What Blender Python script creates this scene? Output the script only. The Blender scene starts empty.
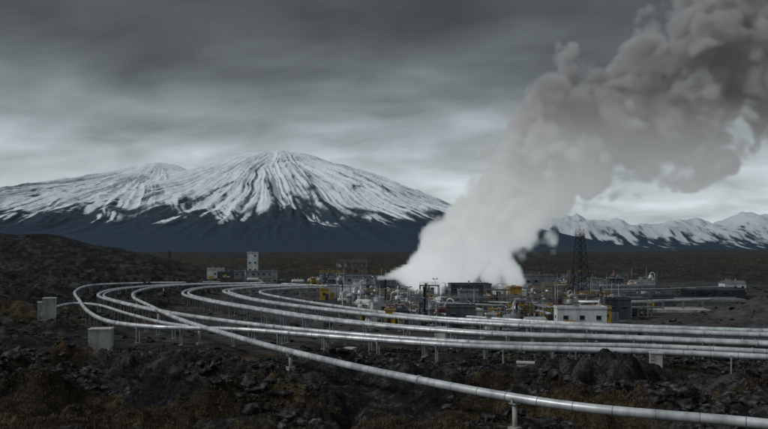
import bpy, math, random
import numpy as np
from mathutils import Vector, Matrix
random.seed(7)
rng = np.random.default_rng(11)
S = bpy.context.scene
S.view_settings.view_transform = 'Standard'
S.view_settings.look = 'None'
S.view_settings.exposure = 0

# ------------------------------------------------------------------ noise
def _hash(ix, iy, seed):
    h = (ix.astype(np.int64)*374761393 + iy.astype(np.int64)*668265263 + seed*974634777) & 0xffffffff
    h = ((h ^ (h >> 13))*1274126177) & 0xffffffff
    h = h ^ (h >> 16)
    return (h & 0xffff)/65535.0
def vn(x, y, seed=0):
    x0 = np.floor(x); y0 = np.floor(y)
    fx = x-x0; fy = y-y0
    fx = fx*fx*fx*(fx*(fx*6-15)+10); fy = fy*fy*fy*(fy*(fy*6-15)+10)
    a = _hash(x0, y0, seed); b = _hash(x0+1, y0, seed)
    c = _hash(x0, y0+1, seed); d = _hash(x0+1, y0+1, seed)
    return (a+(b-a)*fx)*(1-fy)+(c+(d-c)*fx)*fy
def fbm(x, y, o=5, seed=0, g=0.5):
    s = 0; a = 1; t = 0
    for i in range(o):
        s = s+a*vn(x*2**i+i*17.3, y*2**i+i*9.1, seed+i); t += a; a *= g
    return s/t
def ridg(x, y, o=5, seed=0, g=0.5):
    s = 0; a = 1; t = 0
    for i in range(o):
        s = s+a*(1-np.abs(2*vn(x*2**i+i*17.3, y*2**i+i*9.1, seed+i)-1)); t += a; a *= g
    return s/t
def ss(a, b, x):
    t = np.clip((x-a)/(b-a), 0, 1)
    return t*t*(3-2*t)

# ------------------------------------------------------------------ materials
def new_mat(name):
    m = bpy.data.materials.new(name); m.use_nodes = True
    nt = m.node_tree
    return m, nt, nt.nodes['Principled BSDF']
def N(nt, t, **k):
    n = nt.nodes.new(t)
    for a, b in k.items():
        setattr(n, a, b)
    return n
def ramp(nt, fac, pts):
    r = N(nt, 'ShaderNodeValToRGB')
    els = r.color_ramp.elements
    while len(els) < len(pts): els.new(0.5)
    for e, (p, c) in zip(els, pts):
        e.position = p; e.color = (c[0], c[1], c[2], 1)
    nt.links.new(fac, r.inputs['Fac'])
    return r.outputs['Color']
def weathered(name, c1, c2, scale=0.6, rough=0.6, metal=0.0, corr=None, bump=0.1):
    m, nt, b = new_mat(name)
    tc = N(nt, 'ShaderNodeTexCoord')
    mp = N(nt, 'ShaderNodeMapping'); mp.inputs['Scale'].default_value = (1, 1, 0.35)
    nt.links.new(tc.outputs['Object'], mp.inputs['Vector'])
    n = N(nt, 'ShaderNodeTexNoise'); n.inputs['Scale'].default_value = scale
    n.inputs['Detail'].default_value = 3; n.inputs['Roughness'].default_value = 0.7
    nt.links.new(mp.outputs[0], n.inputs['Vector'])
    col = ramp(nt, n.outputs['Fac'], [(0.35, c1), (0.65, c2)])
    nt.links.new(col, b.inputs['Base Color'])
    b.inputs['Roughness'].default_value = rough
    b.inputs['Metallic'].default_value = metal
    if corr:
        bp = N(nt, 'ShaderNodeBump'); bp.inputs['Strength'].default_value = 0.4
        bp.inputs['Distance'].default_value = bump
        w = N(nt, 'ShaderNodeTexWave'); w.inputs['Scale'].default_value = corr
        w.bands_direction = 'DIAGONAL'
        nt.links.new(tc.outputs['Object'], w.inputs['Vector'])
        nt.links.new(w.outputs['Fac'], bp.inputs['Height'])
        nt.links.new(bp.outputs[0], b.inputs['Normal'])
    return m
M = {}
M['pipe'] = weathered('pipe_cladding', (0.30, 0.33, 0.34), (0.66, 0.69, 0.70), 0.35, 0.40, 0.3)
M['band'] = weathered('pipe_band', (0.22, 0.23, 0.24), (0.36, 0.37, 0.38), 1.0, 0.5, 0.5)
M['conc'] = weathered('concrete', (0.22, 0.22, 0.21), (0.45, 0.45, 0.43), 0.7, 0.9)
M['steel'] = weathered('galvanised_steel', (0.16, 0.17, 0.18), (0.36, 0.37, 0.38), 0.8, 0.5, 0.4)
M['dark'] = weathered('dark_steel', (0.02, 0.022, 0.025), (0.05, 0.052, 0.055), 0.8, 0.6, 0.2)
M['white'] = weathered('white_panel', (0.42, 0.44, 0.44), (0.72, 0.74, 0.74), 0.4, 0.6, corr=2.0)
M['grey'] = weathered('grey_panel', (0.14, 0.155, 0.165), (0.28, 0.295, 0.305), 0.4, 0.6, corr=2.0)
M['dgrey'] = weathered('dark_panel', (0.035, 0.042, 0.048), (0.08, 0.088, 0.096), 0.4, 0.65, corr=2.0)
M['brown'] = weathered('rust_panel', (0.09, 0.055, 0.035), (0.18, 0.12, 0.08), 0.5, 0.8)
M['red'] = weathered('red_paint', (0.20, 0.03, 0.02), (0.34, 0.06, 0.04), 0.6, 0.55)
M['yellow'] = weathered('yellow_paint', (0.34, 0.20, 0.03), (0.56, 0.35, 0.05), 0.6, 0.55)
M['roof'] = weathered('roof_sheet', (0.06, 0.065, 0.07), (0.16, 0.165, 0.17), 0.4, 0.7, corr=2.5)
M['lroof'] = weathered('light_roof', (0.3, 0.31, 0.32), (0.5, 0.5, 0.5), 0.4, 0.7)
M['glass'] = weathered('window_glass', (0.012, 0.016, 0.02), (0.03, 0.035, 0.04), 2.0, 0.12)

# ------------------------------------------------------------------ mesh builder
class MB:
    def __init__(s): s.v = []; s.f = []; s.m = []; s.mats = []; s.sm = []
    def mi(s, mat):
        if mat not in s.mats: s.mats.append(mat)
        return s.mats.index(mat)
    def box(s, c, size, mat, rz=0.0):
        i = len(s.v); k = s.mi(mat)
        x, y, z = size[0]/2, size[1]/2, size[2]/2
        cs, sn = math.cos(rz), math.sin(rz)
        for dx, dy, dz in ((-1,-1,-1),(1,-1,-1),(1,1,-1),(-1,1,-1),(-1,-1,1),(1,-1,1),(1,1,1),(-1,1,1)):
            a, b = dx*x, dy*y
            s.v.append((c[0]+a*cs-b*sn, c[1]+a*sn+b*cs, c[2]+dz*z))
        for q in ((0,3,2,1),(4,5,6,7),(0,1,5,4),(1,2,6,5),(2,3,7,6),(3,0,4,7)):
            s.f.append(tuple(i+j for j in q)); s.m.append(k); s.sm.append(False)
    def beam(s, p1, p2, w, mat, sides=4):
        s.tube([p1, p2], w*0.6, mat, sides, smooth=sides > 6)
    def tube(s, pts, r, mat, sides=12, caps=True, smooth=True):
        pts = [Vector(p) for p in pts]; k = s.mi(mat); i0 = len(s.v)
        n = len(pts)
        rs = r if isinstance(r, (list, tuple, np.ndarray)) else [r]*n
        up = None
        for j, p in enumerate(pts):
            if j == 0: t = pts[1]-pts[0]
            elif j == n-1: t = pts[-1]-pts[-2]
            else: t = pts[j+1]-pts[j-1]
            t.normalize()
            if up is None:
                up = Vector((0, 0, 1)) if abs(t.z) < 0.9 else Vector((1, 0, 0))
            a = t.cross(up); a.normalize(); b = a.cross(t); b.normalize()
            up = b
            for q in range(sides):
                an = 2*math.pi*(q+0.5)/sides
                w = p+a*math.cos(an)*rs[j]+b*math.sin(an)*rs[j]
                s.v.append((w.x, w.y, w.z))
        for j in range(n-1):
            for q in range(sides):
                q2 = (q+1) % sides
                s.f.append((i0+j*sides+q, i0+j*sides+q2, i0+(j+1)*sides+q2, i0+(j+1)*sides+q))
                s.m.append(k); s.sm.append(smooth)
        if caps:
            s.f.append(tuple(i0+q for q in range(sides))[::-1]); s.m.append(k); s.sm.append(False)
            s.f.append(tuple(i0+(n-1)*sides+q for q in range(sides))); s.m.append(k); s.sm.append(False)
    def cyl(s, c, r, h, mat, sides=20):
        s.tube([(c[0], c[1], c[2]), (c[0], c[1], c[2]+h)], r, mat, sides)
    def rev(s, c, prof, mat, sides=24):   # profile [(r,z)]
        k = s.mi(mat); i0 = len(s.v)
        for r, z in prof:
            for q in range(sides):
                a = 2*math.pi*q/sides
                s.v.append((c[0]+r*math.cos(a), c[1]+r*math.sin(a), c[2]+z))
        for j in range(len(prof)-1):
            for q in range(sides):
                q2 = (q+1) % sides
                s.f.append((i0+j*sides+q, i0+j*sides+q2, i0+(j+1)*sides+q2, i0+(j+1)*sides+q)); s.m.append(k); s.sm.append(True)
    def build(s, name, parent=None, loc=(0,0,0), rz=0):
        me = bpy.data.meshes.new(name); me.from_pydata(s.v, [], s.f)
        for m in s.mats: me.materials.append(M[m] if isinstance(m, str) else m)
        me.polygons.foreach_set('material_index', s.m)
        me.polygons.foreach_set('use_smooth', s.sm)
        o = bpy.data.objects.new(name, me); S.collection.objects.link(o)
        o.parent = parent; o.location = loc; o.rotation_euler = (0, 0, rz)
        return o
def empty(name, loc=(0,0,0), rz=0):
    o = bpy.data.objects.new(name, None); S.collection.objects.link(o)
    o.empty_display_size = 0.5; o.location = loc; o.rotation_euler = (0, 0, rz)
    return o
def np_mesh(name, V, F, mats, smooth=True, attrs=None):
    me = bpy.data.meshes.new(name)
    nf, k = F.shape
    me.vertices.add(len(V)); me.vertices.foreach_set('co', V.astype(np.float32).ravel())
    me.loops.add(nf*k); me.loops.foreach_set('vertex_index', F.astype(np.int32).ravel())
    me.polygons.add(nf)
    me.polygons.foreach_set('loop_start', np.arange(0, nf*k, k, dtype=np.int32))
    me.polygons.foreach_set('loop_total', np.full(nf, k, dtype=np.int32))
    me.polygons.foreach_set('use_smooth', np.full(nf, smooth))
    for a, val in (attrs or {}).items():
        at = me.attributes.new(a, 'FLOAT', 'POINT'); at.data.foreach_set('value', val.astype(np.float32).ravel())
    for m in mats: me.materials.append(m)
    me.update(calc_edges=True)
    o = bpy.data.objects.new(name, me); S.collection.objects.link(o)
    return o
def grid_faces(nr, nc, wrap=False):
    c = nc if wrap else nc-1
    i, j = np.meshgrid(np.arange(nr-1), np.arange(c), indexing='ij')
    j2 = (j+1) % nc
    return np.stack([i*nc+j, i*nc+j2, (i+1)*nc+j2, (i+1)*nc+j], -1).reshape(-1, 4)

# pipeline routes (metres; x east, y north)
pA = [(47, 59), (35.3, 68.7), (18.5, 77.6), (2.05, 95.6), (-15, 119.5), (-28, 140.6), (-48, 175.8), (-70, 222), (-88, 262), (-99, 300), (-101, 336), (-88, 362), (-60, 372)]
pB = [(68, 122), (44.9, 131), (19.2, 135), (-11, 153), (-36.3, 176), (-61.4, 205), (-85.3, 240), (-105.7, 276), (-115, 317), (-108, 350), (-92, 366), (-60, 378)]
pC = [(73.7, 132), (45, 143), (19.4, 151), (-10.4, 176), (-36.5, 212), (-62.6, 254), (-78, 289), (-82, 326), (-70, 349), (-45, 358)]
pD = [(81, 146), (46, 159), (15.6, 176), (-12, 205), (-40, 244), (-58, 282), (-66, 312), (-56, 338), (-35, 349)]
pE = [(85, 153), (56, 163), (27, 176), (6.7, 192), (-16.4, 227), (-37, 265), (-49, 295), (-48, 315), (-34, 330), (-15, 334)]
pF = [(-100, 378), (-122, 372), (-137, 350), (-124, 300), (-99, 243), (-80, 202), (-64, 174), (-50, 162), (-39.6, 159), (-28, 155.5), (-10.4, 144), (16.8, 129), (42.7, 123), (65.5, 114)]
pG = [(-90.7, 198), (-98.5, 222), (-100, 240), (-89, 233), (-70, 203), (-53, 178), (-42, 166.5)]
def dist_routes(X, Y):
    d = np.full(np.shape(X), 1e9)
    for P in (pA, pB, pF, pG):
        for (x0, y0), (x1, y1) in zip(P[:-1], P[1:]):
            dx, dy = x1-x0, y1-y0
            t = np.clip(((X-x0)*dx+(Y-y0)*dy)/(dx*dx+dy*dy), 0, 1)
            d = np.minimum(d, np.hypot(X-x0-t*dx, Y-y0-t*dy))
    return d

# ------------------------------------------------------------------ ground
def ground_h(X, Y):
    R = np.hypot(X, Y)
    fg = 1-ss(122, 142, Y+10*(vn(X/15, Y/15, 3)-.5))
    left = (1-ss(-95, -66, X+14*(vn(X/12, Y/12, 4)-.5)))*(1-ss(420, 520, Y))
    rocky = np.clip(np.maximum(fg, left), 0, 1)
    dr = dist_routes(X, Y)
    rocky = rocky*(0.3+0.7*ss(2.0, 8.0, dr))
    big = fbm(X/28, Y/28, 3, 5)-.5
    lump = (1-ridg(X/9, Y/9, 5, 21, 0.55))
    z = big*(0.5+3.2*rocky)
    z = z+(lump-.35)*(0.5+4.6*rocky)
    wx = X+5*(fbm(X/7, Y/7, 3, 81)-.5); wy = Y+5*(fbm(X/7, Y/7, 3, 82)-.5)
    tum = np.clip(fbm(wx/17, wy/11, 2, 83)-.50, 0, 1)
    z = z+rocky*np.minimum(tum*18, 3.3)*(0.6+.8*fbm(X/2.2, Y/2.2, 4, 84))*ss(78, 94, Y+12*(vn(X/20, Y/20, 85)-.5))
    z = np.where(dr < 12, np.minimum(z, 1.2+np.clip(dr-1.5, 0, 20)*.28), z)
    z = z+3.5*np.exp(-((X+140)/30)**2-((Y-225)/40)**2)
    hx = np.interp(-X, [108, 150, 183, 257, 340, 600, 900], [0, 14, 21, 32, 33, 18, 0])
    z = z+hx*np.exp(-((Y-520-0.1*(X+200))/60)**2)*(0.84+0.32*fbm(X/55, Y/55, 4, 8))
    z = z+10.5*np.exp(-((X-116)/25)**2-((Y-198)/18)**2)*(0.8+0.5*fbm(X/10, Y/10, 4, 9))
    far = ss(500, 1500, R)
    z = z*(1-far*0.7)+far*(fbm(X/500, Y/500, 5, 33)-.5)*16
    return z-0.5
def gh(x, y):
    return float(ground_h(np.array([float(x)]), np.array([float(y)]))[0])

radii = np.concatenate([np.geomspace(4, 50, 40, endpoint=False), np.geomspace(50, 600, 780, endpoint=False), np.geomspace(600, 80000, 150)])
half = math.radians(44)
ang = np.concatenate([np.linspace(-half, half, 860, endpoint=False), np.linspace(half, 2*math.pi-half, 90, endpoint=False)])
RR, AA = np.meshgrid(radii, ang, indexing='ij')
GX = RR*np.sin(AA); GY = RR*np.cos(AA)
GZ = ground_h(GX, GY)
V = np.stack([GX, GY, GZ], -1).reshape(-1, 3)
F = grid_faces(len(radii), len(ang), wrap=True)[:, ::-1]
site = ss(150, 175, GY)*(1-ss(420, 520, GY))*ss(-75, -40, GX-(-0.1*(GY-200)))*(1-ss(150, 210, GX-(GY-300)*.3))
site = site*(0.35+0.9*fbm(GX/14, GY/14, 4, 51))
def moss_f(X, Y):
    return fbm(X/14, Y/14, 5, 71)+0.22*(1-ss(86, 106, Y+10*(vn(X/12, Y/12, 86)-.5)))-.05
moss = ss(0.46, 0.62, moss_f(GX, GY))
hillm = (GX < -90) & (GY > 400) & (GY < 640)
moss = np.where(hillm, moss*.3, moss)
mo2 = np.where(GY > 640, ss(0.40, 0.62, fbm(GX/260, GY/120, 5, 73)), moss)
far_haze = ss(700, 3000, GY)  # distance mask for haze painted into the plain's colour
fine = fbm(GX/1.4, GY/1.4, 4, 88)*.6+fbm(GX/6, GY/6, 3, 89)*.4
g_m, nt, b = new_mat('lava_ground')
a1 = N(nt, 'ShaderNodeAttribute', attribute_name='site'); a2 = N(nt, 'ShaderNodeAttribute', attribute_name='moss'); a3 = N(nt, 'ShaderNodeAttribute', attribute_name='far')
a4 = N(nt, 'ShaderNodeAttribute', attribute_name='fine')
tc = N(nt, 'ShaderNodeTexCoord')
n1 = N(nt, 'ShaderNodeTexNoise'); n1.inputs['Scale'].default_value = 2.2; n1.inputs['Detail'].default_value = 3; n1.inputs['Roughness'].default_value = .75
nt.links.new(tc.outputs['Object'], n1.inputs['Vector'])
av = N(nt, 'ShaderNodeMath', operation='MULTIPLY_ADD'); nt.links.new(a4.outputs['Fac'], av.inputs[0]); av.inputs[1].default_value = .5
hf = N(nt, 'ShaderNodeMath', operation='MULTIPLY'); hf.inputs[1].default_value = .5; nt.links.new(n1.outputs['Fac'], hf.inputs[0]); nt.links.new(hf.outputs[0], av.inputs[2])
fac = av.outputs[0]
lav = ramp(nt, fac, [(0.38, (0.005, 0.0055, 0.006)), (0.5, (0.015, 0.016, 0.017)), (0.62, (0.065, 0.067, 0.068))])
mos = ramp(nt, fac, [(0.38, (0.010, 0.008, 0.005)), (0.5, (0.032, 0.024, 0.014)), (0.64, (0.085, 0.062, 0.036))])
gra = ramp(nt, fac, [(0.36, (0.026, 0.027, 0.029)), (0.64, (0.10, 0.102, 0.105))])
mx = N(nt, 'ShaderNodeMixRGB'); nt.links.new(a2.outputs['Fac'], mx.inputs[0]); nt.links.new(lav, mx.inputs[1]); nt.links.new(mos, mx.inputs[2])
mx2 = N(nt, 'ShaderNodeMixRGB'); nt.links.new(a1.outputs['Fac'], mx2.inputs[0]); nt.links.new(mx.outputs[0], mx2.inputs[1]); nt.links.new(gra, mx2.inputs[2])
mx3 = N(nt, 'ShaderNodeMixRGB'); nt.links.new(a3.outputs['Fac'], mx3.inputs[0]); nt.links.new(mx2.outputs[0], mx3.inputs[1]); mx3.inputs[2].default_value = (.030, .034, .038, 1)  # far plain mixed towards a painted haze colour
nt.links.new(mx3.outputs[0], b.inputs['Base Color']); b.inputs['Roughness'].default_value = 0.95
b.inputs['Specular IOR Level'].default_value = 0.1
bp = N(nt, 'ShaderNodeBump'); bp.inputs['Strength'].default_value = 1.0; bp.inputs['Distance'].default_value = 0.35
nt.links.new(n1.outputs['Fac'], bp.inputs['Height']); nt.links.new(bp.outputs[0], b.inputs['Normal'])
np_mesh('ground', V, F, [g_m], attrs={'site': np.clip(site, 0, 1), 'moss': mo2, 'far': far_haze*.6, 'fine': fine})

# ------------------------------------------------------------------ mountains
snow_m, nt, b = new_mat('mountain_snow_rock')
a1 = N(nt, 'ShaderNodeAttribute', attribute_name='snow'); a2 = N(nt, 'ShaderNodeAttribute', attribute_name='low')
tc = N(nt, 'ShaderNodeTexCoord')
n1 = N(nt, 'ShaderNodeTexNoise'); n1.inputs['Scale'].default_value = 0.012; n1.inputs['Detail'].default_value = 3
nt.links.new(tc.outputs['Object'], n1.inputs['Vector'])
rock = ramp(nt, n1.outputs['Fac'], [(0.3, (0.030, 0.044, 0.060)), (0.7, (0.052, 0.072, 0.094))])  # rock colour carries a blue tint painted in for aerial haze
low_haze = ramp(nt, n1.outputs['Fac'], [(0.3, (0.024, 0.042, 0.064)), (0.7, (0.032, 0.055, 0.080))])  # bluer foot colour, haze painted into the lower slopes
mx0 = N(nt, 'ShaderNodeMixRGB'); nt.links.new(a2.outputs['Fac'], mx0.inputs[0]); nt.links.new(rock, mx0.inputs[1]); nt.links.new(low_haze, mx0.inputs[2])
mx = N(nt, 'ShaderNodeMixRGB'); nt.links.new(a1.outputs['Fac'], mx.inputs[0]); nt.links.new(mx0.outputs[0], mx.inputs[1])
mx.inputs[2].default_value = (0.72, 0.78, 0.84, 1)
nt.links.new(mx.outputs[0], b.inputs['Base Color']); b.inputs['Roughness'].default_value = 0.9; b.inputs['Specular IOR Level'].default_value = 0.1

K = 16.06
MY = 12000.0
nx, ny = 1700, 600
xs = np.linspace(-11500, 5600, nx); ys = np.linspace(MY-6600, MY+2500, ny)
MXg, MYg = np.meshgrid(xs, ys)
def cone(cx, cy, d, h, seed, elong=1.0):
    wx = (fbm(MXg/1500, MYg/1500, 3, seed)-.5)*260; wy = (fbm(MXg/1500, MYg/1500, 3, seed+9)-.5)*260
    X = (MXg+wx-cx)/elong; Y = MYg+wy-cy
    r = np.hypot(X, Y); th = np.arctan2(X, -Y)
    base = np.interp(r/K, d, h)*K
    tw = th+0.03*(fbm(r/900, th*4, 4, seed+5)-.5)
    lr = r/2600
    g1 = ridg(tw*4.5, lr*.5, 2, seed+11)
    g2 = ridg(tw*12, lr*.7, 2, seed+12)
    g3 = ridg(tw*30, lr*1.0, 2, seed+13)
    env = ss(250, 1700, r)*(1-ss(4200, 6300, r))
    z = base+env*((g1-.55)*120+(g2-.55)*90+(g3-.55)*55)
    rl = lambda f, k, s_: 1-np.abs(2*vn(tw*f, lr*k, s_)-1)
    line = np.maximum(np.maximum(rl(15, 1.1, seed+14)*.95, rl(33, 1.6, seed+15)), rl(62, 2.4, seed+16)*.98)
    return z, line, r, g1
z1, s1, r1, q1 = cone(-1750, MY, [0, 22, 34, 48, 62, 110, 150, 190, 250, 330, 420], [100, 98, 95, 90, 84, 68, 54, 37, 20, 6, -3], 100)
z2, s2, r2, q2 = cone(-3800, MY+500, [0, 20, 50, 100, 150, 210, 300, 420, 500], [93, 90, 78, 65, 53, 39, 20, 3, -3], 200, 1.08)
w = 1/(1+np.exp(-(z1-z2)/120.0))
MZ = z1*w+z2*(1-w)
line = s1*w+s2*(1-w); g1 = q1*w+q2*(1-w)
MZ = MZ+(fbm(MXg/160, MYg/160, 5, 301)-.5)*45*ss(60, 500, MZ)
hn = MZ/1600.0
patch = fbm(MXg/600, MYg/800, 4, 310)-.5
thr = np.interp(hn, [.10, .17, .25, .35, .5, .7, .9, 1.0], [-.05, .42, .72, .87, .945, .98, 1.0, 1.02])-patch*.30*(1.2-hn)+(fbm(MXg/60, MYg/90, 3, 302)-.5)*.14-(g1-.6)*.10
snow = 1-ss(-.10, .09, line-thr)
snow = snow*(.88+.24*(fbm(MXg/220, MYg/220, 4, 315)))
snow = np.clip(snow, 0, 1)*ss(.10, .21, hn)
MZ = MZ-12
V = np.stack([MXg, MYg, MZ], -1).reshape(-1, 3)
np_mesh('snowy_mountain', V, grid_faces(ny, nx), [snow_m], attrs={'snow': snow, 'low': 1-ss(.12, .4, hn)})

K2 = 26.8; RY = 20000.0
nx, ny = 1000, 220
xs = np.linspace(-1000, 24000, nx); ys = np.linspace(RY-4500, RY+2500, ny)
X2, Y2 = np.meshgrid(xs, ys)
px = X2/K2+384
env = np.interp(px, [340, 440, 520, 570, 600, 640, 690, 720, 745, 768, 850, 1000, 1300], [0, 14, 32, 42, 36, 31, 34, 36, 40, 36, 40, 25, 5])*K2
dep = np.exp(-((Y2-RY)/2100.0)**2)
rg = ridg(X2/1700, Y2/1500, 6, 401)
Z2 = env*dep*(0.60+0.60*rg)*0.86
Z2 = Z2+(fbm(X2/400, Y2/400, 5, 402)-.5)*150*dep-25
h2 = Z2/900.0
sn2 = ss(-0.25, 0.25, (h2-.36)*1.6+(fbm(X2/130, Y2/500, 5, 403)-.5)*1.9)
np_mesh('distant_mountain_range', np.stack([X2, Y2, Z2], -1).reshape(-1, 3), grid_faces(ny, nx), [snow_m], attrs={'snow': sn2*.65, 'low': 1-ss(.2, .5, h2)})

# ------------------------------------------------------------------ lava rocks
import bmesh
def rock_variant(seed, sub=2):
    bm = bmesh.new(); bmesh.ops.create_icosphere(bm, subdivisions=sub, radius=1)
    v = np.array([p.co[:] for p in bm.verts]); f = np.array([[q.index for q in t.verts] for t in bm.faces]); bm.free()
    r = np.random.default_rng(seed)
    for _ in range(9):
        n = r.normal(size=3); n /= np.linalg.norm(n); d = r.uniform(.45, .8)
        k = v@n; over = np.maximum(k-d, 0); v = v-over[:, None]*n
    v = v*(1+0.16*r.normal(size=(len(v), 1)))
    return v, f
vars_ = [rock_variant(i) for i in range(10)]
def scatter_rocks(name, X, Y, SZ, mat):
    Vs = []; Fs = []; off = 0
    Z = ground_h(X, Y)
    for i in range(len(X)):
        v, f = vars_[i % 10]
        R = np.array(Matrix.Rotation(rng.uniform(0, 6.28), 3, 'Z')@Matrix.Rotation(rng.uniform(0, 6.28), 3, 'X'))
        w = (v@R.T)*SZ[i]*np.array([rng.uniform(.8, 1.4), rng.uniform(.8, 1.3), rng.uniform(.5, .95)])
        Vs.append(w+np.array([X[i], Y[i], Z[i]+SZ[i]*.1])); Fs.append(f+off); off += len(v)
    return np_mesh(name, np.concatenate(Vs), np.concatenate(Fs), [mat], smooth=False)
rk_m, nt, b = new_mat('lava_rock')
tc = N(nt, 'ShaderNodeTexCoord')
n1 = N(nt, 'ShaderNodeTexNoise'); n1.inputs['Scale'].default_value = 1.3; n1.inputs['Detail'].default_value = 4
nt.links.new(tc.outputs['Object'], n1.inputs['Vector'])
c = ramp(nt, n1.outputs['Fac'], [(0.3, (0.007, 0.0075, 0.008)), (0.48, (0.022, 0.0225, 0.023)), (0.62, (0.070, 0.071, 0.071)), (0.75, (0.17, .17, .165))])
nt.links.new(c, b.inputs['Base Color']); b.inputs['Roughness'].default_value = 0.95; b.inputs['Specular IOR Level'].default_value = 0.1
n = 24000
Y = rng.uniform(68, 152, n); X = rng.uniform(-.62, .62, n)*Y
dens = fbm(X/13, Y/13, 3, 501)
keep = dens > (0.43+0.2*(1-ss(82, 100, Y)))
X, Y = X[keep], Y[keep]
SZ = np.clip(rng.lognormal(-1.25, .66, len(X)), .1, 2.0)
SZ = np.where(dist_routes(X, Y) < 2.5, np.minimum(SZ, .5), SZ)
scatter_rocks('lava_rocks', X, Y, SZ, rk_m)
n = 6000
Y = rng.uniform(150, 420, n); X = rng.uniform(-.62, .62, n)*Y
keep = (X < -75) | ((X > 85) & (Y < 230)) | (rng.random(n) < .25)
X, Y = X[keep], Y[keep]
scatter_rocks('lava_rocks', X, Y, np.clip(rng.lognormal(-.8, .5, len(X)), .2, 1.6), rk_m)

# ------------------------------------------------------------------ dry grass (one mesh)
n = 50000
Y = rng.uniform(70, 125, n); X = rng.uniform(-.6, .6, n)*Y
keep = moss_f(X, Y) > .53
X, Y = X[keep], Y[keep]; Z = ground_h(X, Y)
nb = 5; n = len(X)
BX = np.repeat(X, nb)+rng.normal(0, .18, n*nb); BY = np.repeat(Y, nb)+rng.normal(0, .18, n*nb); BZ = np.repeat(Z, nb)-.05
a = rng.uniform(0, 6.28, n*nb); h = rng.uniform(.12, .42, n*nb); w_ = rng.uniform(.03, .08, n*nb)
lx = rng.normal(0, .14, n*nb); ly = rng.normal(0, .14, n*nb)
P0 = np.stack([BX-w_*np.cos(a), BY-w_*np.sin(a), BZ], -1); P1 = np.stack([BX+w_*np.cos(a), BY+w_*np.sin(a), BZ], -1)
P2 = np.stack([BX+lx, BY+ly, BZ+h], -1)
V = np.stack([P0, P1, P2], 1).reshape(-1, 3); F = np.arange(len(V)).reshape(-1, 3)
gr_m, nt, b = new_mat('dry_grass')
tc = N(nt, 'ShaderNodeTexCoord'); n1 = N(nt, 'ShaderNodeTexNoise'); n1.inputs['Scale'].default_value = .5; n1.inputs['Detail'].default_value = 3
nt.links.new(tc.outputs['Object'], n1.inputs['Vector'])
c = ramp(nt, n1.outputs['Fac'], [(0.35, (0.020, 0.015, 0.009)), (0.5, (0.058, 0.043, 0.024)), (0.68, (0.14, 0.108, 0.062))])
nt.links.new(c, b.inputs['Base Color']); b.inputs['Roughness'].default_value = 1
np_mesh('dry_grass', V, F, [gr_m], smooth=False)

# ------------------------------------------------------------------ pipelines
def catmull(P, step=1.5):
    P = [np.array(p, float) for p in P]
    P = [2*P[0]-P[1]]+P+[2*P[-1]-P[-2]]
    out = []
    for i in range(1, len(P)-2):
        p0, p1, p2, p3 = P[i-1:i+3]
        k = max(3, int(np.linalg.norm(p2-p1)/step))
        for j in range(k):
            t = j/k
            out.append(0.5*((2*p1)+(-p0+p2)*t+(2*p0-5*p1+4*p2-p3)*t*t+(-p0+3*p1-3*p2+p3)*t**3))
    out.append(P[-2]); return np.array(out)
def pipeline(pts, r, z, name='steam_pipeline', spacing=12.0, first=4.0, zend=None, offset=0.0):
    P2 = [(x, y, z if zend is None else z+(zend-z)*i/(len(pts)-1)) for i, (x, y) in enumerate(pts)]
    C = catmull(P2)
    if offset:
        T = np.gradient(C, axis=0); T /= np.linalg.norm(T, axis=1)[:, None]
        C = C+np.stack([-T[:, 1], T[:, 0], T[:, 0]*0], -1)*offset
    root = empty(name, (0, 0, 0))
    mb = MB(); mb.tube([tuple(p) for p in C], r, 'pipe', 16); mb.build('pipe', root)
    seg = np.linalg.norm(np.diff(C, axis=0), axis=1); L = np.concatenate([[0], np.cumsum(seg)])
    def at(s):
        q = [np.interp(s, L, C[:, k]) for k in range(3)]
        q2 = [np.interp(s+.3, L, C[:, k]) for k in range(3)]
        t = Vector(q2)-Vector(q)
        if t.length < 1e-5: t = Vector((1, 0, 0))
        return Vector(q), t.normalized()
    mb = MB(); s = 1.0
    while s < L[-1]-1:
        p, t = at(s); mb.tube([p-t*.05, p+t*.05], r*1.03, 'band', 16); s += 4.0
    s = 7.0
    while s < L[-1]-1:
        p, t = at(s); mb.tube([p-t*.16, p-t*.02], r*1.22, 'pipe', 16); mb.tube([p+t*.02, p+t*.16], r*1.22, 'pipe', 16); s += 48
    mb.build('joint_bands', root)
    mb = MB(); s = first
    while s < L[-1]-1:
        p, t = at(s); g = gh(p.x, p.y)
        nrm = Vector((-t.y, t.x, 0)).normalized(); rz = math.atan2(t.y, t.x)
        bot = p.z-r
        if bot-g > 1.2 and spacing > 20:
            mb.tube([(p.x, p.y, g-.4), (p.x, p.y, bot-.1)], .28, 'conc', 12)
            mb.box((p.x, p.y, bot-.08), (.9, r*2.1, .16), 'steel', rz)
            mb.box((p.x, p.y, g+.1), (1.1, 1.1, .9), 'conc', rz)
        elif bot-g > .3:
            for sg in (-1, 1):
                q = p+nrm*sg*(r*.85)
                mb.box((q.x, q.y, (g-.4+bot-.12)/2), (.2, .2, bot-.12-g+.4), 'steel', rz)
            mb.box((p.x, p.y, bot-.06), (.28, r*2.3, .12), 'steel', rz)
            mb.box((p.x, p.y, g-.1), (.6, r*2.3, .4), 'conc', rz)
        for sg in (-1, 1):
            q = p+nrm*sg*(r+.05); mb.box((q.x, q.y, p.z-r*.45), (.3, .06, r*1.1), 'steel', rz)
        s += spacing
    mb.build('supports', root)
    return root
pipeline(pA, .5, 4.0, spacing=48, first=40.0, zend=3.0)
pipeline(pB, .5, 3.0); pipeline(pB, .3, 2.9, offset=-1.9)
pipeline(pC, .5, 3.0); pipeline(pC, .45, 3.0, offset=-2.2)
pipeline(pD, .52, 3.0); pipeline(pD, .4, 3.0, offset=-2.0)
pipeline(pE, .48, 3.0)
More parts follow.
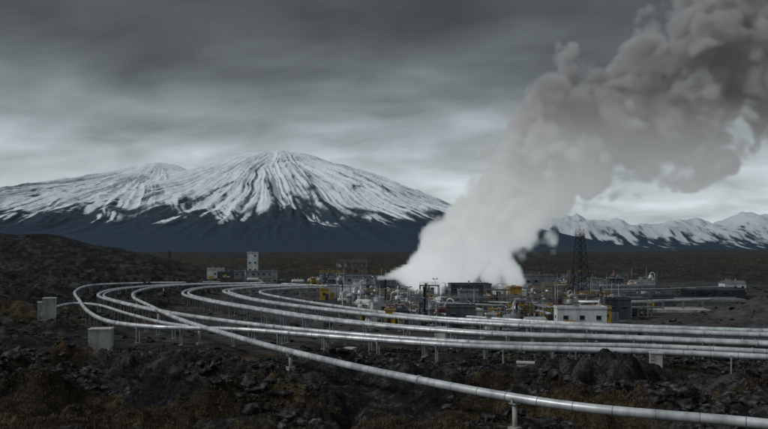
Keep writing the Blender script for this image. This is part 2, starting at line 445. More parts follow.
pipeline(pF, .5, 3.2)
pipeline(pG, .42, 2.6, spacing=9)
pipeline([(90, 160), (62, 170), (38, 182), (18, 200), (0, 228), (-8, 250), (5, 262), (30, 266)], .4, 2.4, spacing=8)
pipeline([(-52, 380), (-20, 345), (-6, 300), (-2, 270), (8, 248), (26, 230)], .4, 2.6, spacing=8)
pipeline([(110, 250), (80, 240), (50, 232), (30, 236), (10, 244)], .3, 3.4, spacing=8)
pipeline([(150, 330), (110, 312), (70, 305), (30, 312)], .35, 3.4, spacing=8)

def anchor(x, y, w, d, h, rz=0):
    r = empty('concrete_anchor_block', (x, y, gh(x, y)-.3), rz)
    mb = MB(); mb.box((0, 0, h/2), (w, d, h), 'conc'); mb.box((0, 0, .25), (w+.7, d+.7, .5), 'conc'); mb.build('block', r)
    mb = MB(); mb.box((0, 0, h+.1), (w+.25, d+.25, .2), 'lroof'); mb.build('cap', r)
    mb = MB()
    for i in range(5): mb.box((-w/2+.3, -d/2-.05, .8+i*.55), (.45, .06, .06), 'steel')
    mb.build('rungs', r)
anchor(-57.2, 151, 4.2, 3.4, 4.6, .15)
anchor(-86, 192, 3.0, 3.0, 6.0, .3)
anchor(-92, 201, 2.0, 2.6, 6.4, .3)
anchor(23.5, 124, 2.8, 1.6, 2.4, -.2)
anchor(43.5, 119.5, 1.8, 1.6, 3.4, -.2)
anchor(-6, 132, 1.6, 1.6, 2.0, -.4)
anchor(13, 170, 2.6, 1.8, 3.0, -.4)

# ------------------------------------------------------------------ plant objects
def building(x, y, w, d, h, rz=0, wall='grey', name='industrial_building', roof='roof', pitched=False, storeys=1):
    g = gh(x, y); r = empty(name, (x, y, g-.4), rz); H = h+.4
    mb = MB(); mb.box((0, 0, H/2), (w, d, H), wall); mb.box((0, 0, .3), (w+.12, d+.12, .6), 'conc'); mb.build('walls', r)
    mb = MB()
    if pitched:
        k = mb.mi(roof); i = len(mb.v); e = .3; ph = d*.16
        for zx in (-w/2-e, w/2+e):
            mb.v += [(zx, -d/2-e, H), (zx, 0, H+ph), (zx, d/2+e, H)]
        for q in ((0, 3, 4, 1), (1, 4, 5, 2), (0, 1, 2), (3, 5, 4), (0, 2, 5, 3)):
            mb.f.append(tuple(i+j for j in q)); mb.m.append(k); mb.sm.append(False)
    else:
        mb.box((0, 0, H+.12), (w+.3, d+.3, .24), roof)
        for sx in (-1, 1): mb.box((sx*(w/2+.05), 0, H+.42), (.2, d+.3, .36), wall)
        for sy in (-1, 1): mb.box((0, sy*(d/2+.05), H+.42), (w-.1, .2, .36), wall)
    mb.build('roof', r)
    mb = MB(); fr = MB()
    sh = H/storeys
    for s in range(storeys):
        nwin = max(1, int(w/3.2))
        for i in range(nwin):
            if random.random() < .75:
                cx = -w/2+(i+.5)*w/nwin; cz = s*sh+sh*.62
                mb.box((cx, -d/2-.03, cz), (1.2, .06, .9), 'glass')
                for a, bb in (((cx, -d/2-.04, cz+.5), (1.4, .1, .1)), ((cx, -d/2-.04, cz-.5), (1.4, .14, .1))): fr.box(a, bb, 'steel')
        nwin = max(1, int(d/4))
        for i in range(nwin):
            cy = -d/2+(i+.5)*d/nwin
            for sx in (-1, 1): mb.box((sx*(w/2+.03), cy, s*sh+sh*.62), (.06, 1.1, .8), 'glass')
    mb.build('windows', r)
    if fr.v: fr.build('window_frames', r)
    mb = MB(); dx = random.uniform(-w*.3, w*.3)
    mb.box((dx, -d/2-.05, 1.6), (min(2.6, w*.35), .1, 2.6), random.choice(['dark', 'steel', 'yellow'] if wall != 'yellow' else ['dark']))
    mb.build('door', r)
    mb = MB()
    for i in range(random.randint(1, 4)):
        vx = random.uniform(-w*.38, w*.38); vy = random.uniform(-d*.3, d*.3)
        zb = H+.24+(d*.1 if pitched else 0)
        if random.random() < .5:
            mb.cyl((vx, vy, zb-.4), .22, 1.5, 'steel', 12); mb.cyl((vx, vy, zb+1.05), .36, .2, 'dark', 12)
        else: mb.box((vx, vy, zb+.3), (1.4, 1.1, 1.0), random.choice(['steel', 'grey', 'white']))
    mb.build('roof_vents', r)
    return r
def tank(x, y, rad, h, mat='white', name='storage_tank'):
    r = empty(name, (x, y, gh(x, y)-.3), random.uniform(0, 6))
    mb = MB(); mb.rev((0, 0, 0), [(rad+.3, 0), (rad+.3, .45), (rad, .45), (rad, h), (rad*.8, h+rad*.13), (rad*.4, h+rad*.22), (.01, h+rad*.25)], mat, 28); mb.build('shell', r)
    mb = MB()
    for z in np.arange(1.5, h, 1.8): mb.rev((0, 0, z), [(rad+.01, 0), (rad+.06, 0), (rad+.06, .08), (rad+.01, .08)], 'band', 28)
    mb.build('hoops', r)
    mb = MB()
    for i in range(14):
        a = i*2*math.pi/14; mb.beam((rad*math.cos(a), rad*math.sin(a), h), (rad*math.cos(a), rad*math.sin(a), h+1.0), .06, 'steel')
        a2 = (i+1)*2*math.pi/14
        mb.beam((rad*math.cos(a), rad*math.sin(a), h+1.0), (rad*math.cos(a2), rad*math.sin(a2), h+1.0), .06, 'steel')
    for sx in (-.25, .25): mb.beam((rad+.2, sx, 0), (rad+.2, sx, h+1), .06, 'steel')
    for z in np.arange(.4, h, .4): mb.beam((rad+.2, -.25, z), (rad+.2, .25, z), .04, 'steel')
    mb.build('ladder_and_rail', r)
def vessel_v(x, y, rad, h, mat='pipe', name='steam_separator'):
    r = empty(name, (x, y, gh(x, y)-.3), random.uniform(0, 6))
    b0 = 1.6
    mb = MB(); mb.rev((0, 0, b0), [(.02, 0), (rad*.6, .12*rad), (rad, rad*.5), (rad, h-rad*.5), (rad*.6, h-.12*rad), (.02, h)], mat, 20); mb.build('vessel', r)
    mb = MB()
    for i in range(4):
        a = i*math.pi/2; mb.beam((rad*.9*math.cos(a), rad*.9*math.sin(a), 0), (rad*.9*math.cos(a), rad*.9*math.sin(a), b0+rad), .22, 'steel')
    mb.box((0, 0, .2), (rad*2.6, rad*2.6, .4), 'conc'); mb.build('legs', r)
    mb = MB()
    mb.tube([tuple(p) for p in catmull([(0, 0, b0+h-.1), (0, 0, b0+h+.7), (.9, 0, b0+h+1.1), (rad+1, 0, b0+h+.5), (rad+1.2, 0, b0+h-1), (rad+1.2, 0, 0)], .4)], .22, mat, 10)
    mb.build('outlet_pipe', r)
    mb = MB(); hz = b0+h*.72; rc = random.choice(['yellow', 'steel', 'steel'])
    mb.rev((0, 0, hz), [(rad+.02, 0), (rad+.9, 0), (rad+.9, .1), (rad+.02, .1)], 'steel', 16)
    for i in range(12):
        a = i*math.pi/6; c_, s_ = (rad+.85)*math.cos(a), (rad+.85)*math.sin(a)
        mb.beam((c_, s_, hz), (c_, s_, hz+1.1), .06, rc)
        a2 = a+math.pi/6; mb.beam((c_, s_, hz+1.1), ((rad+.85)*math.cos(a2), (rad+.85)*math.sin(a2), hz+1.1), .06, rc)
    mb.build('platform', r)
def vessel_h(x, y, rad, L, rz, mat='pipe', name='pressure_vessel'):
    r = empty(name, (x, y, gh(x, y)-.2), rz); zc = rad+1.3
    mb = MB(); mb.tube([(-L/2-rad*.5, 0, zc), (-L/2-rad*.35, 0, zc), (-L/2, 0, zc), (L/2, 0, zc), (L/2+rad*.35, 0, zc), (L/2+rad*.5, 0, zc)], [rad*.3, rad*.75, rad, rad, rad*.75, rad*.3], mat, 20); mb.build('vessel', r)
    mb = MB()
    for sx in (-1, 1): mb.box((sx*L*.32, 0, (zc-rad*.6)/2), (.4, rad*1.5, zc-rad*.6), 'conc')
    mb.build('saddles', r)
    mb = MB()
    for i in range(3):
        xx = -L*.3+i*L*.3; mb.cyl((xx, 0, zc+rad-.1), .2, .9, 'steel', 10); mb.cyl((xx, 0, zc+rad+.75), .34, .14, 'yellow', 10)
    mb.build('valves', r)
def frame(x, y, w, d, h, lv, rz, name='process_frame', mat='steel', fill=True):
    r = empty(name, (x, y, gh(x, y)-.3), rz)
    mb = MB(); nx_ = max(1, round(w/4)); ny_ = max(1, round(d/4))
    for i in range(nx_+1):
        for j in range(ny_+1):
            xx = -w/2+i*w/nx_; yy = -d/2+j*d/ny_
            mb.box((xx, yy, h/2), (.26, .26, h), mat)
    for l in range(1, lv+1):
        z = l*h/lv-.14
        for j in range(ny_+1): mb.box((0, -d/2+j*d/ny_, z), (w-.27, .2, .28), mat)
        for i in range(nx_+1): mb.box((-w/2+i*w/nx_, 0, z-.005), (.18, d-.27, .26), mat)
    for i in range(nx_):
        if i % 2 == 0:
            for l in range(lv):
                mb.beam((-w/2+i*w/nx_, -d/2, l*h/lv), (-w/2+(i+1)*w/nx_, -d/2, (l+1)*h/lv), .1, mat)
    mb.build('steelwork', r)
    mb = MB()
    for l in range(1, lv+1):
        z = l*h/lv+.04; mb.box((0, 0, z), (w+.5, d+.5, .07), 'dark')
        rc = random.choice(['yellow', 'steel', 'steel'])
        for hh in (.55, 1.05):
            for sy in (-1, 1): mb.beam((-w/2, sy*(d/2+.2), z+hh), (w/2, sy*(d/2+.2), z+hh), .06, rc)
            for sx in (-1, 1): mb.beam((sx*(w/2+.2), -d/2, z+hh), (sx*(w/2+.2), d/2, z+hh), .06, rc)
        for i in range(int(w/1.5)+1):
            for sy in (-1, 1): mb.beam((-w/2+i*1.5, sy*(d/2+.2), z), (-w/2+i*1.5, sy*(d/2+.2), z+1.05), .06, rc)
    mb.build('decks_and_rails', r)
    if fill:
        mb = MB()
        for l in range(lv):
            z = l*h/lv+.3
            for i in range(max(1, int(w/3))):
                xx = -w/2+1.5+i*3; hh = h/lv
                t = random.random()
                if t < .35: mb.cyl((xx, random.uniform(-.6, .6), z), random.uniform(.5, .9), hh*.72, random.choice(['pipe', 'white', 'grey', 'steel']), 14)
                elif t < .6: mb.box((xx, 0, z+hh*.3), (1.8, d*.5, hh*.55), random.choice(['grey', 'dgrey', 'brown', 'white', 'yellow', 'red']))
                elif t < .85: mb.tube([(xx-1.2, -d*.2, z+hh*.4), (xx+1.2, -d*.2, z+hh*.4)], .45, 'pipe', 12)
        for k in range(3):
            yy = random.uniform(-d*.4, d*.4); zz = random.uniform(.3, .9)*h
            mb.tube([(-w/2-.6, yy, zz), (w/2+.6, yy, zz)], .16, 'pipe', 10)
        if mb.v: mb.build('equipment', r)
def lattice(x, y, h, wb, wt, name='lattice_tower', mat='dark', n=11, bw=.16):
    r = empty(name, (x, y, gh(x, y)-.3), .35)
    mb = MB(); zs = [h*(1-(1-i/n)**1.15) for i in range(n+1)]
    W = lambda z: wb+(wt-wb)*min(1, z/(h*.92))
    co = ((-1, -1), (1, -1), (1, 1), (-1, 1))
    for i in range(n):
        z0, z1_ = zs[i], zs[i+1]; a, b_ = W(z0)/2, W(z1_)/2
        for k in range(4):
            c0, c1 = co[k], co[(k+1) % 4]
            mb.beam((c0[0]*a, c0[1]*a, z0), (c0[0]*b_, c0[1]*b_, z1_), bw*1.5, mat)
            mb.beam((c0[0]*a, c0[1]*a, z0), (c1[0]*b_, c1[1]*b_, z1_), bw*.8, mat)
            mb.beam((c1[0]*a, c1[1]*a, z0), (c0[0]*b_, c0[1]*b_, z1_), bw*.8, mat)
            mb.beam((c0[0]*b_, c0[1]*b_, z1_), (c1[0]*b_, c1[1]*b_, z1_), bw, mat)
    mb.build('lattice', r)
    mb = MB(); mb.box((0, 0, h*.93), (wt+1.0, wt+1.0, .12), mat); mb.beam((0, 0, h*.9), (0, 0, h+1.6), .12, mat)
    for k in range(4):
        c0, c1 = co[k], co[(k+1) % 4]; q = (wt+.9)/2
        mb.beam((c0[0]*q, c0[1]*q, h*.93), (c0[0]*q, c0[1]*q, h*.93+1.1), .08, mat)
        mb.beam((c0[0]*q, c0[1]*q, h*.93+1.1), (c1[0]*q, c1[1]*q, h*.93+1.1), .08, mat)
    mb.build('top_platform', r)
    mb = MB()
    for k in range(4): mb.box((co[k][0]*wb/2, co[k][1]*wb/2, .2), (.9, .9, .7), 'conc')
    mb.build('footings', r)
def lamp(x, y, h=9):
    r = empty('flood_light_mast', (x, y, gh(x, y)-.2), random.uniform(-.5, .5))
    mb = MB(); mb.tube([(0, 0, 0), (0, 0, h)], [.13, .07], 'steel', 8); mb.build('pole', r)
    mb = MB(); mb.box((0, 0, h), (1.6, .08, .08), 'steel')
    for sx in (-.6, .6): mb.box((sx, -.12, h+.12), (.45, .2, .3), 'dark')
    mb.build('lamps', r)
def stack(x, y, rad, h, mat='dark'):
    r = empty('exhaust_stack', (x, y, gh(x, y)-.2))
    mb = MB(); mb.rev((0, 0, 0), [(rad*1.6, 0), (rad*1.6, 1.2), (rad, 2), (rad*.95, h), (rad*1.12, h), (rad*1.12, h+.3), (rad*.8, h+.3), (rad*.8, h-1)], mat, 20); mb.build('shaft', r)
    mb = MB()
    for z in (h*.4, h*.75): mb.rev((0, 0, z), [(rad, 0), (rad+.15, 0), (rad+.15, .15), (rad, .15)], 'steel', 20)
    for a in range(3):
        an = a*2.09; mb.beam((0, 0, h*.75), (h*.3*math.cos(an), h*.3*math.sin(an), 0), .05, 'steel')
    mb.build('bands_and_guys', r)
def cooler(x, y, n_, rz, name='cooling_tower'):
    r = empty(name, (x, y, gh(x, y)-.3), rz); w = 5.0
    mb = MB(); mb.box((0, 0, 2.6), (w*n_, 5.5, 3.2), 'grey'); mb.box((0, 0, .5), (w*n_+.4, 5.9, 1.0), 'conc')
    for i in range(n_+1): mb.box((-w*n_/2+i*w, -2.79, 2.6), (.18, .08, 3.3), 'dark')
    mb.build('cells', r)
    mb = MB()
    for i in range(int(5)):
        mb.box((0, -2.79, 1.35+i*.55), (w*n_-.3, .06, .18), 'dark')
    mb.build('louvres', r)
    mb = MB()
    for i in range(n_):
        mb.rev((-w*n_/2+(i+.5)*w, 0, 4.2), [(2.1, 0), (1.8, .6), (1.75, 1.2), (2.0, 2.0), (1.9, 2.0), (1.6, 1.1), (.3, .9)], 'lroof', 24)
    mb.build('fan_stacks', r)
def rack(x, y, L, rz, np_=5, h=4.5):
    r = empty('pipe_rack', (x, y, gh(x, y)-.2), rz)
    mb = MB()
    for i in range(int(L/5)+1):
        xx = -L/2+i*5
        for sy in (-1, 1): mb.box((xx, sy*1.6, h/2), (.22, .22, h), 'steel')
        for z in (h*.62, h): mb.box((xx, 0, z), (.2, 3.7, .22), 'steel')
    mb.build('frames', r)
    mb = MB()
    for k in range(np_):
        for z in (h*.62, h):
            rr = random.uniform(.12, .28); yy = -1.25+k*2.5/(np_-1)
            mb.tube([(-L/2-.5, yy, z+.12+rr), (L/2+.5, yy, z+.12+rr)], rr, random.choice(['pipe', 'pipe', 'steel', 'steel', 'brown', 'dgrey']), 10)
    mb.build('pipes', r)
def container(x, y, rz, mat):
    r = empty('shipping_container', (x, y, gh(x, y)), rz)
    mb = MB(); mb.box((0, 0, 1.35), (6.0, 2.4, 2.5), mat); mb.build('body', r)
    mb = MB()
    for i in range(22):
        for sy in (-1, 1): mb.box((-2.8+i*.266, sy*1.22, 1.35), (.12, .05, 2.2), mat)
    mb.build('corrugations', r)
    mb = MB()
    for sx in (-1, 1):
        for sy in (-1, 1): mb.box((sx*3.0, sy*1.2, 1.35), (.16, .16, 2.6), 'steel')
    mb.box((3.03, 0, 1.35), (.06, .08, 2.3), 'dark'); mb.build('corner_posts_and_doors', r)
def slab(x, y, w, d, rz=0):
    r = empty('concrete_slab', (x, y, gh(x, y)), rz)
    mb = MB(); mb.box((0, 0, .3), (w, d, 1.2), 'conc'); mb.box((0, d/2-.1, 1.1), (w, .2, .4), 'lroof'); mb.build('slab', r)

placed = []
def free(x, y, r_):
    return all((x-a)**2+(y-b_)**2 > (r_+c_)**2 for a, b_, c_ in placed)
def put(x, y, r_): placed.append((x, y, r_))
building(50.4, 192, 12.4, 5, 5.3, -.04, 'white', 'site_office', 'lroof'); put(50, 192, 8)
lattice(74, 282, 28.5, 6.4, 2.2); put(74, 282, 4)
lattice(68, 268, 14, 1.0, .6, 'lattice_mast', 'dark', 12, .07); put(68, 268, 2)
lattice(-135, 470, 16, 2.6, 1.2, 'lattice_mast', 'dark', 7, .14)
building(-82, 467, 6.5, 6, 17, .1, 'white', 'tower_building', 'lroof', storeys=4)
building(-78, 456, 26, 8, 7.5, .1, 'grey', storeys=2)
building(-104, 462, 10, 7, 6.5, .1, 'white', pitched=True)
building(-95, 445, 8, 6, 4, .1, 'dgrey')
frame(-18, 415, 16, 9, 14, 4, .05); put(-18, 415, 10)
frame(-30, 400, 8, 6, 7, 2, .05); put(-30, 400, 6)
building(5, 330, 18, 12, 8.5, .08, 'dgrey'); put(5, 330, 11)
stack(9.5, 318, .6, 15); put(9.5, 318, 2)
stack(6, 318, .4, 13); put(6, 318, 1)
building(47.5, 272, 4.4, 4, 6.5, .1, 'yellow', 'yellow_valve_house'); put(47.5, 272, 4)
building(48, 240, 3.2, 3, 3.2, .1, 'yellow', 'yellow_valve_house'); put(48, 240, 3)
building(-24, 300, 3.6, 3, 4.2, .1, 'yellow', 'yellow_valve_house'); put(-24, 300, 3)
building(166, 356, 10, 7, 4.6, 0, 'white', pitched=True); put(166, 356, 7)
building(128, 372, 10, 7, 4.2, 0, 'white', pitched=True); put(128, 372, 7)
building(105, 330, 26, 10, 4.5, .02, 'grey', roof='lroof'); put(105, 330, 14)
building(140, 318, 24, 9, 3.6, .02, 'dgrey', roof='lroof'); put(140, 318, 13)
building(92, 262, 16, 8, 4.5, -.03, 'dgrey'); put(92, 262, 9)
building(30, 262, 14, 8, 8, .05, 'dgrey', storeys=2); put(30, 262, 9)
building(60, 300, 16, 9, 10, .05, 'grey', storeys=2); put(60, 300, 10)
building(-12, 345, 12, 8, 8, .05, 'grey', storeys=2); put(-12, 345, 8)
cooler(30, 290, 4, .1); put(30, 290, 11)
cooler(45, 330, 4, .1); put(45, 330, 11)
for i in range(5): vessel_v(16+i*7, 277+i % 2*3, 1.5, 5.5, random.choice(['pipe', 'steel']), 'steam_silencer'); put(16+i*7, 277, 3)
tank(20, 345, 5, 8, 'white'); put(20, 345, 6)
tank(84, 305, 4, 6, 'grey'); put(84, 305, 5)
tank(18, 232, 2.6, 5.5, 'white'); put(18, 232, 3)
tank(24, 238, 2.2, 5.0, 'grey'); put(24, 238, 3)
tank(-10, 285, 3, 6, 'steel'); put(-10, 285, 4)
slab(112, 296, 60, 9, .03); slab(95, 245, 22, 7, -.05); slab(28, 208, 14, 6, -.4)
for i in range(5): put(88+i*12, 296, 6)
put(28, 208, 7); put(90, 245, 6); put(100, 245, 6)
for a in ((10, 240), (-2, 262), (40, 222), (62, 230), (78, 232), (38, 250), (56, 255)):
    frame(a[0], a[1], random.uniform(6, 10), 4.5, random.uniform(5.5, 8.5), random.randint(2, 3), random.uniform(-.2, .2)); put(a[0], a[1], 5)
for a in ((20, 215, 30, -.55), (70, 222, 24, .05), (30, 248, 34, .1), (0, 290, 30, 1.1), (90, 285, 30, .1)):
    rack(*a)
kinds = ['b', 'b', 'v', 'h', 'f', 'c', 'r', 't', 'l', 'f', 'y', 'h', 'v', 'f', 'b', 'y', 't', 'c', 's', 'h', 'f', 'y']
cnt = 0; tries = 0; ns = 0
while cnt < 340 and tries < 20000:
    tries += 1
    y = random.uniform(190, 410); x0 = -4-(y-200)*.17; x1 = 62+(y-200)*.42
    x = random.uniform(x0, x1)
    if y > 330 and random.random() < .3: continue
    k = random.choice(kinds)
    if k == 's' and ns > 9: k = 'y'
    R_ = {'b': 4.0, 'v': 1.8, 'h': 3.0, 'f': 3.7, 'c': 3.0, 'r': 4, 't': 2.6, 'l': .6, 'y': 1.7, 's': .8}[k]
    if x > 70 and y < 330 and k in 'ftv': k = random.choice('brc'); R_ = 5
    if not free(x, y, R_): continue
    put(x, y, R_); cnt += 1
    rz = random.choice([0.08, 0.08, 1.65, -.3])+random.uniform(-.05, .05)
    if k == 'b': building(x, y, random.uniform(5, 8), random.uniform(4, 5.5), random.uniform(3, 7.0), rz*.3, random.choice(['grey', 'grey', 'dgrey', 'dgrey', 'white', 'brown']), pitched=random.random() < .3, name='plant_building')
    elif k == 'v': vessel_v(x, y, random.uniform(.7, 1.2), random.uniform(3.5, 6.5), random.choice(['pipe', 'steel', 'white', 'brown']))
    elif k == 'h': vessel_h(x, y, random.uniform(.8, 1.3), random.uniform(3.6, 5.6), rz, random.choice(['pipe', 'steel', 'white']))
    elif k == 'f': frame(x, y, random.uniform(5, 7), 4, random.uniform(5, 10), random.randint(2, 4), rz*.3)
    elif k == 'c': container(x, y, rz, random.choice(['white', 'dgrey', 'brown', 'grey', 'red']))
    elif k == 'r': rack(x, y, 11, rz)
    elif k == 't': tank(x, y, random.uniform(1.6, 2.3), random.uniform(3, 5.5), random.choice(['white', 'grey', 'steel', 'white']))
    elif k == 'l': lamp(x, y, random.uniform(8, 12))
    elif k == 'y': building(x, y, 2.6, 2.2, random.uniform(2.6, 4.4), rz*.3, random.choice(['yellow', 'yellow', 'yellow', 'red', 'white']), 'valve_house')
    elif k == 's': stack(x, y, random.uniform(.2, .35), random.uniform(6, 11), random.choice(['dark', 'steel'])); ns += 1
for i in range(20):
    x = random.uniform(-95, -35); y = random.uniform(385, 450)
    if free(x, y, 5):
        put(x, y, 5)
        random.choice([lambda: building(x, y, random.uniform(5, 10), 5, random.uniform(3, 5), .1, random.choice(['grey', 'white', 'dgrey']), name='plant_building'),
            lambda: frame(x, y, 7, 4, 5, 1, .1), lambda: lamp(x, y, 10), lambda: vessel_h(x, y, 1.2, 6, .2)])()

# ------------------------------------------------------------------ steam plume (volume grid)
def plume():
    me = bpy.data.meshes.new('steam_plume'); me.from_pydata([(0, 290, 5), (1, 290, 5), (0, 291, 5)], [], [(0, 1, 2)])
    o = bpy.data.objects.new('steam_plume', me); S.collection.objects.link(o)
    ng = bpy.data.node_groups.new('steam_nodes', 'GeometryNodeTree')
    ng.interface.new_socket('Geometry', in_out='INPUT', socket_type='NodeSocketGeometry')
    ng.interface.new_socket('Geometry', in_out='OUTPUT', socket_type='NodeSocketGeometry')
    L = ng.links.new
    def nd(t, **k):
        n = ng.nodes.new(t)
        for a, b_ in k.items(): setattr(n, a, b_)
        return n
    def mth(op, a, b_=None, c_=None, clamp=False):
        n = nd('ShaderNodeMath', operation=op, use_clamp=clamp)
        for i, v in enumerate((a, b_, c_)):
            if v is None: continue
            if isinstance(v, (int, float)): n.inputs[i].default_value = v
            else: L(v, n.inputs[i])
        return n.outputs[0]
    pos = nd('GeometryNodeInputPosition').outputs[0]
    wn = nd('ShaderNodeTexNoise'); wn.inputs['Scale'].default_value = 1/30; wn.inputs['Detail'].default_value = 2
    L(pos, wn.inputs['Vector'])
    sub = nd('ShaderNodeVectorMath', operation='SUBTRACT'); L(wn.outputs['Color'], sub.inputs[0]); sub.inputs[1].default_value = (.5, .5, .5)
    px_ = nd('ShaderNodeSeparateXYZ'); L(pos, px_.inputs[0])
    amp = mth('MULTIPLY', px_.outputs[0], .2); amp = mth('ADD', amp, 6.0)
    sc = nd('ShaderNodeVectorMath', operation='SCALE'); L(sub.outputs[0], sc.inputs[0]); L(amp, sc.inputs['Scale'])
    ad = nd('ShaderNodeVectorMath', operation='ADD'); L(pos, ad.inputs[0]); L(sc.outputs[0], ad.inputs[1])
    sp = nd('ShaderNodeSeparateXYZ'); L(ad.outputs[0], sp.inputs[0])
    X_, Y_, Z_ = sp.outputs
    t = mth('DIVIDE', X_, 200.0, clamp=True)
    xs_ = [0, 6, 14, 25.6, 37, 49, 60.5, 72, 84, 99, 115, 130, 149, 181, 200]
    top = [10, 14, 24, 40, 55, 68, 86, 92, 91, 100, 119, 135, 146, 162, 172]
    bot = [9, 7, 4, 3, 5, 12, 25, 33, 40, 46, 51, 55, 60, 70, 78]
    def fc(vals):
        n = nd('ShaderNodeFloatCurve'); c_ = n.mapping.curves[0]
        c_.points[0].location = (0, vals[0]); c_.points[1].location = (1, vals[-1])
        for x_, v in zip(xs_[1:-1], vals[1:-1]): c_.points.new(x_/200, v)
        n.mapping.update(); L(t, n.inputs['Value']); return n.outputs[0]
    zc = mth('MULTIPLY', fc([(a+b_)/400 for a, b_ in zip(top, bot)]), 200.0)
    hr = mth('MULTIPLY', fc([(a-b_)/200 for a, b_ in zip(top, bot)]), 100.0)
    dz = mth('DIVIDE', mth('SUBTRACT', Z_, zc), hr)
    dy = mth('DIVIDE', mth('SUBTRACT', Y_, mth('ADD', mth('MULTIPLY', X_, .12), 282.0)), mth('ADD', mth('MULTIPLY', hr, .75), 2.0))
    d = mth('SQRT', mth('ADD', mth('MULTIPLY', dz, dz), mth('MULTIPLY', dy, dy)))
    shape = mth('SUBTRACT', 1.0, d)
    def vor(scale):
        n = nd('ShaderNodeTexVoronoi', feature='F1'); n.inputs['Scale'].default_value = scale
        L(ad.outputs[0], n.inputs['Vector']); return n.outputs['Distance']
    v1 = mth('SUBTRACT', .5, vor(1/16)); v2 = mth('SUBTRACT', .5, vor(1/7.5)); v3 = mth('SUBTRACT', .5, vor(1/3.8))
    nz = nd('ShaderNodeTexNoise'); nz.inputs['Scale'].default_value = 1/20; nz.inputs['Detail'].default_value = 4; nz.inputs['Roughness'].default_value = .6
    L(pos, nz.inputs['Vector'])
    nn = mth('SUBTRACT', nz.outputs['Fac'], .5)
    val = mth('ADD', shape, mth('MULTIPLY', v1, .9))
    val = mth('ADD', val, mth('MULTIPLY', v2, .6)); val = mth('ADD', val, mth('MULTIPLY', v3, .3))
    val = mth('ADD', val, mth('MULTIPLY', nn, 1.3)); val = mth('SUBTRACT', val, .10)
    mr = nd('ShaderNodeMapRange', interpolation_type='SMOOTHSTEP'); L(val, mr.inputs['Value'])
    mr.inputs['From Min'].default_value = 0; mr.inputs['From Max'].default_value = .24
    fade = nd('ShaderNodeMapRange'); L(px_.outputs[0], fade.inputs['Value']); fade.inputs['From Min'].default_value = 204; fade.inputs['From Max'].default_value = 188
    den = mth('MULTIPLY', mr.outputs[0], fade.outputs[0])
    vc = nd('GeometryNodeVolumeCube'); L(den, vc.inputs['Density'])
    vc.inputs['Min'].default_value = (-2, 235, 0); vc.inputs['Max'].default_value = (205, 365, 185)
    for a, r in (('X', 200), ('Y', 110), ('Z', 180)): vc.inputs['Resolution '+a].default_value = r
    m = bpy.data.materials.new('steam'); m.use_nodes = True; nt = m.node_tree; nt.nodes.clear()
    m.cycles.volume_step_rate = 5.0
    out = N(nt, 'ShaderNodeOutputMaterial'); at = N(nt, 'ShaderNodeAttribute', attribute_name='density')
    k = N(nt, 'ShaderNodeMath', operation='MULTIPLY'); k.inputs[1].default_value = .45; nt.links.new(at.outputs['Fac'], k.inputs[0])
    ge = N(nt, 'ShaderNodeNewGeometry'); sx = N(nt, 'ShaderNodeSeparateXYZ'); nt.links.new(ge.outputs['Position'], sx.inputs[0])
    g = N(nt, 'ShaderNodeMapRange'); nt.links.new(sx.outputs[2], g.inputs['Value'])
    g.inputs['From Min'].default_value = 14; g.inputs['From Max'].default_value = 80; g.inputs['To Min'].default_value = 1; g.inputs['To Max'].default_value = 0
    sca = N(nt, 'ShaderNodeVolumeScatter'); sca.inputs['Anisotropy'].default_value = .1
    al = ramp(nt, g.outputs[0], [(0, (.60, .655, .69)), (.75, (.95, .98, 1))]); nt.links.new(al, sca.inputs['Color'])  # scatter colour greyed with height to paint in the darker upper plume
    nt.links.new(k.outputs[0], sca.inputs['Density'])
    e0 = N(nt, 'ShaderNodeMath', operation='MULTIPLY_ADD'); nt.links.new(g.outputs[0], e0.inputs[0]); e0.inputs[1].default_value = .28; e0.inputs[2].default_value = .018  # added glow, strongest near the base, stands in for multiple scattering
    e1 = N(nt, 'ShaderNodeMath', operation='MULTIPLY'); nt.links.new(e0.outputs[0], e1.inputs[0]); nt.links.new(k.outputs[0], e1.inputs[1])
    scatter_glow = N(nt, 'ShaderNodeEmission'); scatter_glow.inputs['Color'].default_value = (.88, .97, 1, 1); nt.links.new(e1.outputs[0], scatter_glow.inputs['Strength'])
    ads = N(nt, 'ShaderNodeAddShader'); nt.links.new(sca.outputs[0], ads.inputs[0]); nt.links.new(scatter_glow.outputs[0], ads.inputs[1])
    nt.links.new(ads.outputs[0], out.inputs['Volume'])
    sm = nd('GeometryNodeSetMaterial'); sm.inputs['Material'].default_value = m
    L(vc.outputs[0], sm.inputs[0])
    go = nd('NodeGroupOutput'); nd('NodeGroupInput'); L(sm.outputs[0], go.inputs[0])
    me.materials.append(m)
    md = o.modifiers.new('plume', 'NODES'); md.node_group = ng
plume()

# ------------------------------------------------------------------ world, sun, camera
SE = math.radians(40)
w = bpy.data.worlds.new('World'); S.world = w; w.use_nodes = True
nt = w.node_tree; nt.nodes.clear()
out = N(nt, 'ShaderNodeOutputWorld'); bg = N(nt, 'ShaderNodeBackground'); bg.inputs['Strength'].default_value = 0.1
sky = N(nt, 'ShaderNodeTexSky', sky_type='NISHITA'); sky.sun_disc = False; sky.sun_elevation = SE
tc = N(nt, 'ShaderNodeTexCoord'); sp = N(nt, 'ShaderNodeSeparateXYZ'); nt.links.new(tc.outputs['Generated'], sp.inputs[0])
def wm(op, a, b_=None):
    n = N(nt, 'ShaderNodeMath', operation=op)
    for i, v in enumerate((a, b_)):
        if v is None: continue
        if isinstance(v, (int, float)): n.inputs[i].default_value = v
        else: nt.links.new(v, n.inputs[i])
    return n.outputs[0]
zc = wm('ADD', wm('MAXIMUM', sp.outputs[2], 0.0), .30)
cx = wm('DIVIDE', sp.outputs[0], zc); cy = wm('DIVIDE', sp.outputs[1], zc)
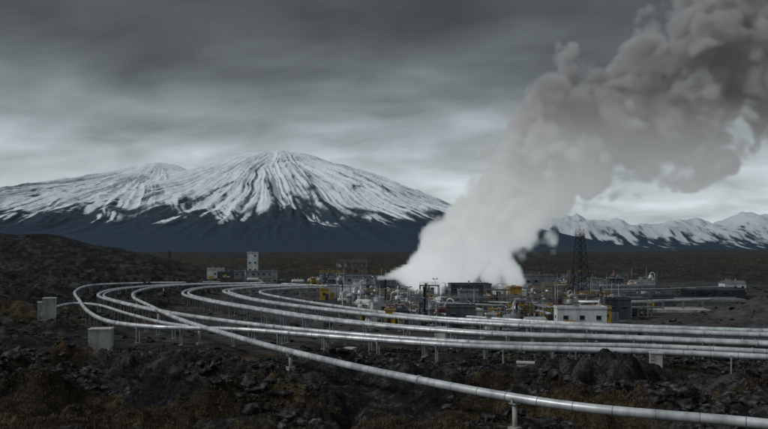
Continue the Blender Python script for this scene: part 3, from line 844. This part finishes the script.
cb = N(nt, 'ShaderNodeCombineXYZ'); nt.links.new(wm('ADD', wm('MULTIPLY', cx, .95), wm('MULTIPLY', cy, .25)), cb.inputs[0]); nt.links.new(wm('MULTIPLY', cy, 1.5), cb.inputs[1])
n1 = N(nt, 'ShaderNodeTexNoise'); n1.inputs['Scale'].default_value = 1.2; n1.inputs['Detail'].default_value = 4; n1.inputs['Roughness'].default_value = .5; n1.inputs['Distortion'].default_value = .2
nt.links.new(cb.outputs[0], n1.inputs['Vector'])
zz = wm('ADD', sp.outputs[2], wm('MULTIPLY', wm('SUBTRACT', n1.outputs['Fac'], .5), .20))
r_ = ramp(nt, zz, [(0, (.5,)*3)])
rn = r_.node; els = rn.color_ramp.elements
pts = [(0.0, .52), (.045, .60), (.09, .56), (.13, .43), (.17, .28), (.22, .15), (.28, .088), (.38, .085), (.6, .26), (1, .32)]
while len(els) < len(pts): els.new(.5)
for e, (p, v) in zip(els, pts):
    e.position = p; e.color = (v*.88, v*.99, v*1.035, 1)
n2 = N(nt, 'ShaderNodeTexNoise'); n2.inputs['Scale'].default_value = 3.2; n2.inputs['Detail'].default_value = 4; n2.inputs['Roughness'].default_value = .5; n2.inputs['Distortion'].default_value = .3
nt.links.new(cb.outputs[0], n2.inputs['Vector'])
mul = wm('ADD', wm('MULTIPLY', wm('SUBTRACT', n2.outputs['Fac'], .5), 1.5), 1.0)
mul = wm('MULTIPLY', mul, 10.0)
vm = N(nt, 'ShaderNodeVectorMath', operation='SCALE'); nt.links.new(r_, vm.inputs[0]); nt.links.new(mul, vm.inputs['Scale'])
mix = N(nt, 'ShaderNodeMixRGB'); mix.inputs[0].default_value = .96
nt.links.new(sky.outputs[0], mix.inputs[1]); nt.links.new(vm.outputs[0], mix.inputs[2])
nt.links.new(mix.outputs[0], bg.inputs['Color']); nt.links.new(bg.outputs[0], out.inputs['Surface'])

sl = bpy.data.lights.new('sun', 'SUN'); sl.energy = 1.5; sl.angle = math.radians(11); sl.color = (1, .985, .965)
so = bpy.data.objects.new('sun', sl); S.collection.objects.link(so)
sd = Vector((-math.cos(SE)*math.sin(math.radians(75)), -math.cos(SE)*math.cos(math.radians(75)), math.sin(SE)))
so.rotation_euler = sd.to_track_quat('Z', 'Y').to_euler()
sky.sun_rotation = math.atan2(sd.x, sd.y)

cam = bpy.data.cameras.new('camera'); cam.lens = 35; cam.sensor_width = 36; cam.shift_y = 0.0455
cam.clip_start = .5; cam.clip_end = 120000
co_ = bpy.data.objects.new('camera', cam); S.collection.objects.link(co_); co_.location = (0, 0, 20); co_.rotation_euler = (math.radians(90), 0, 0)
S.camera = co_
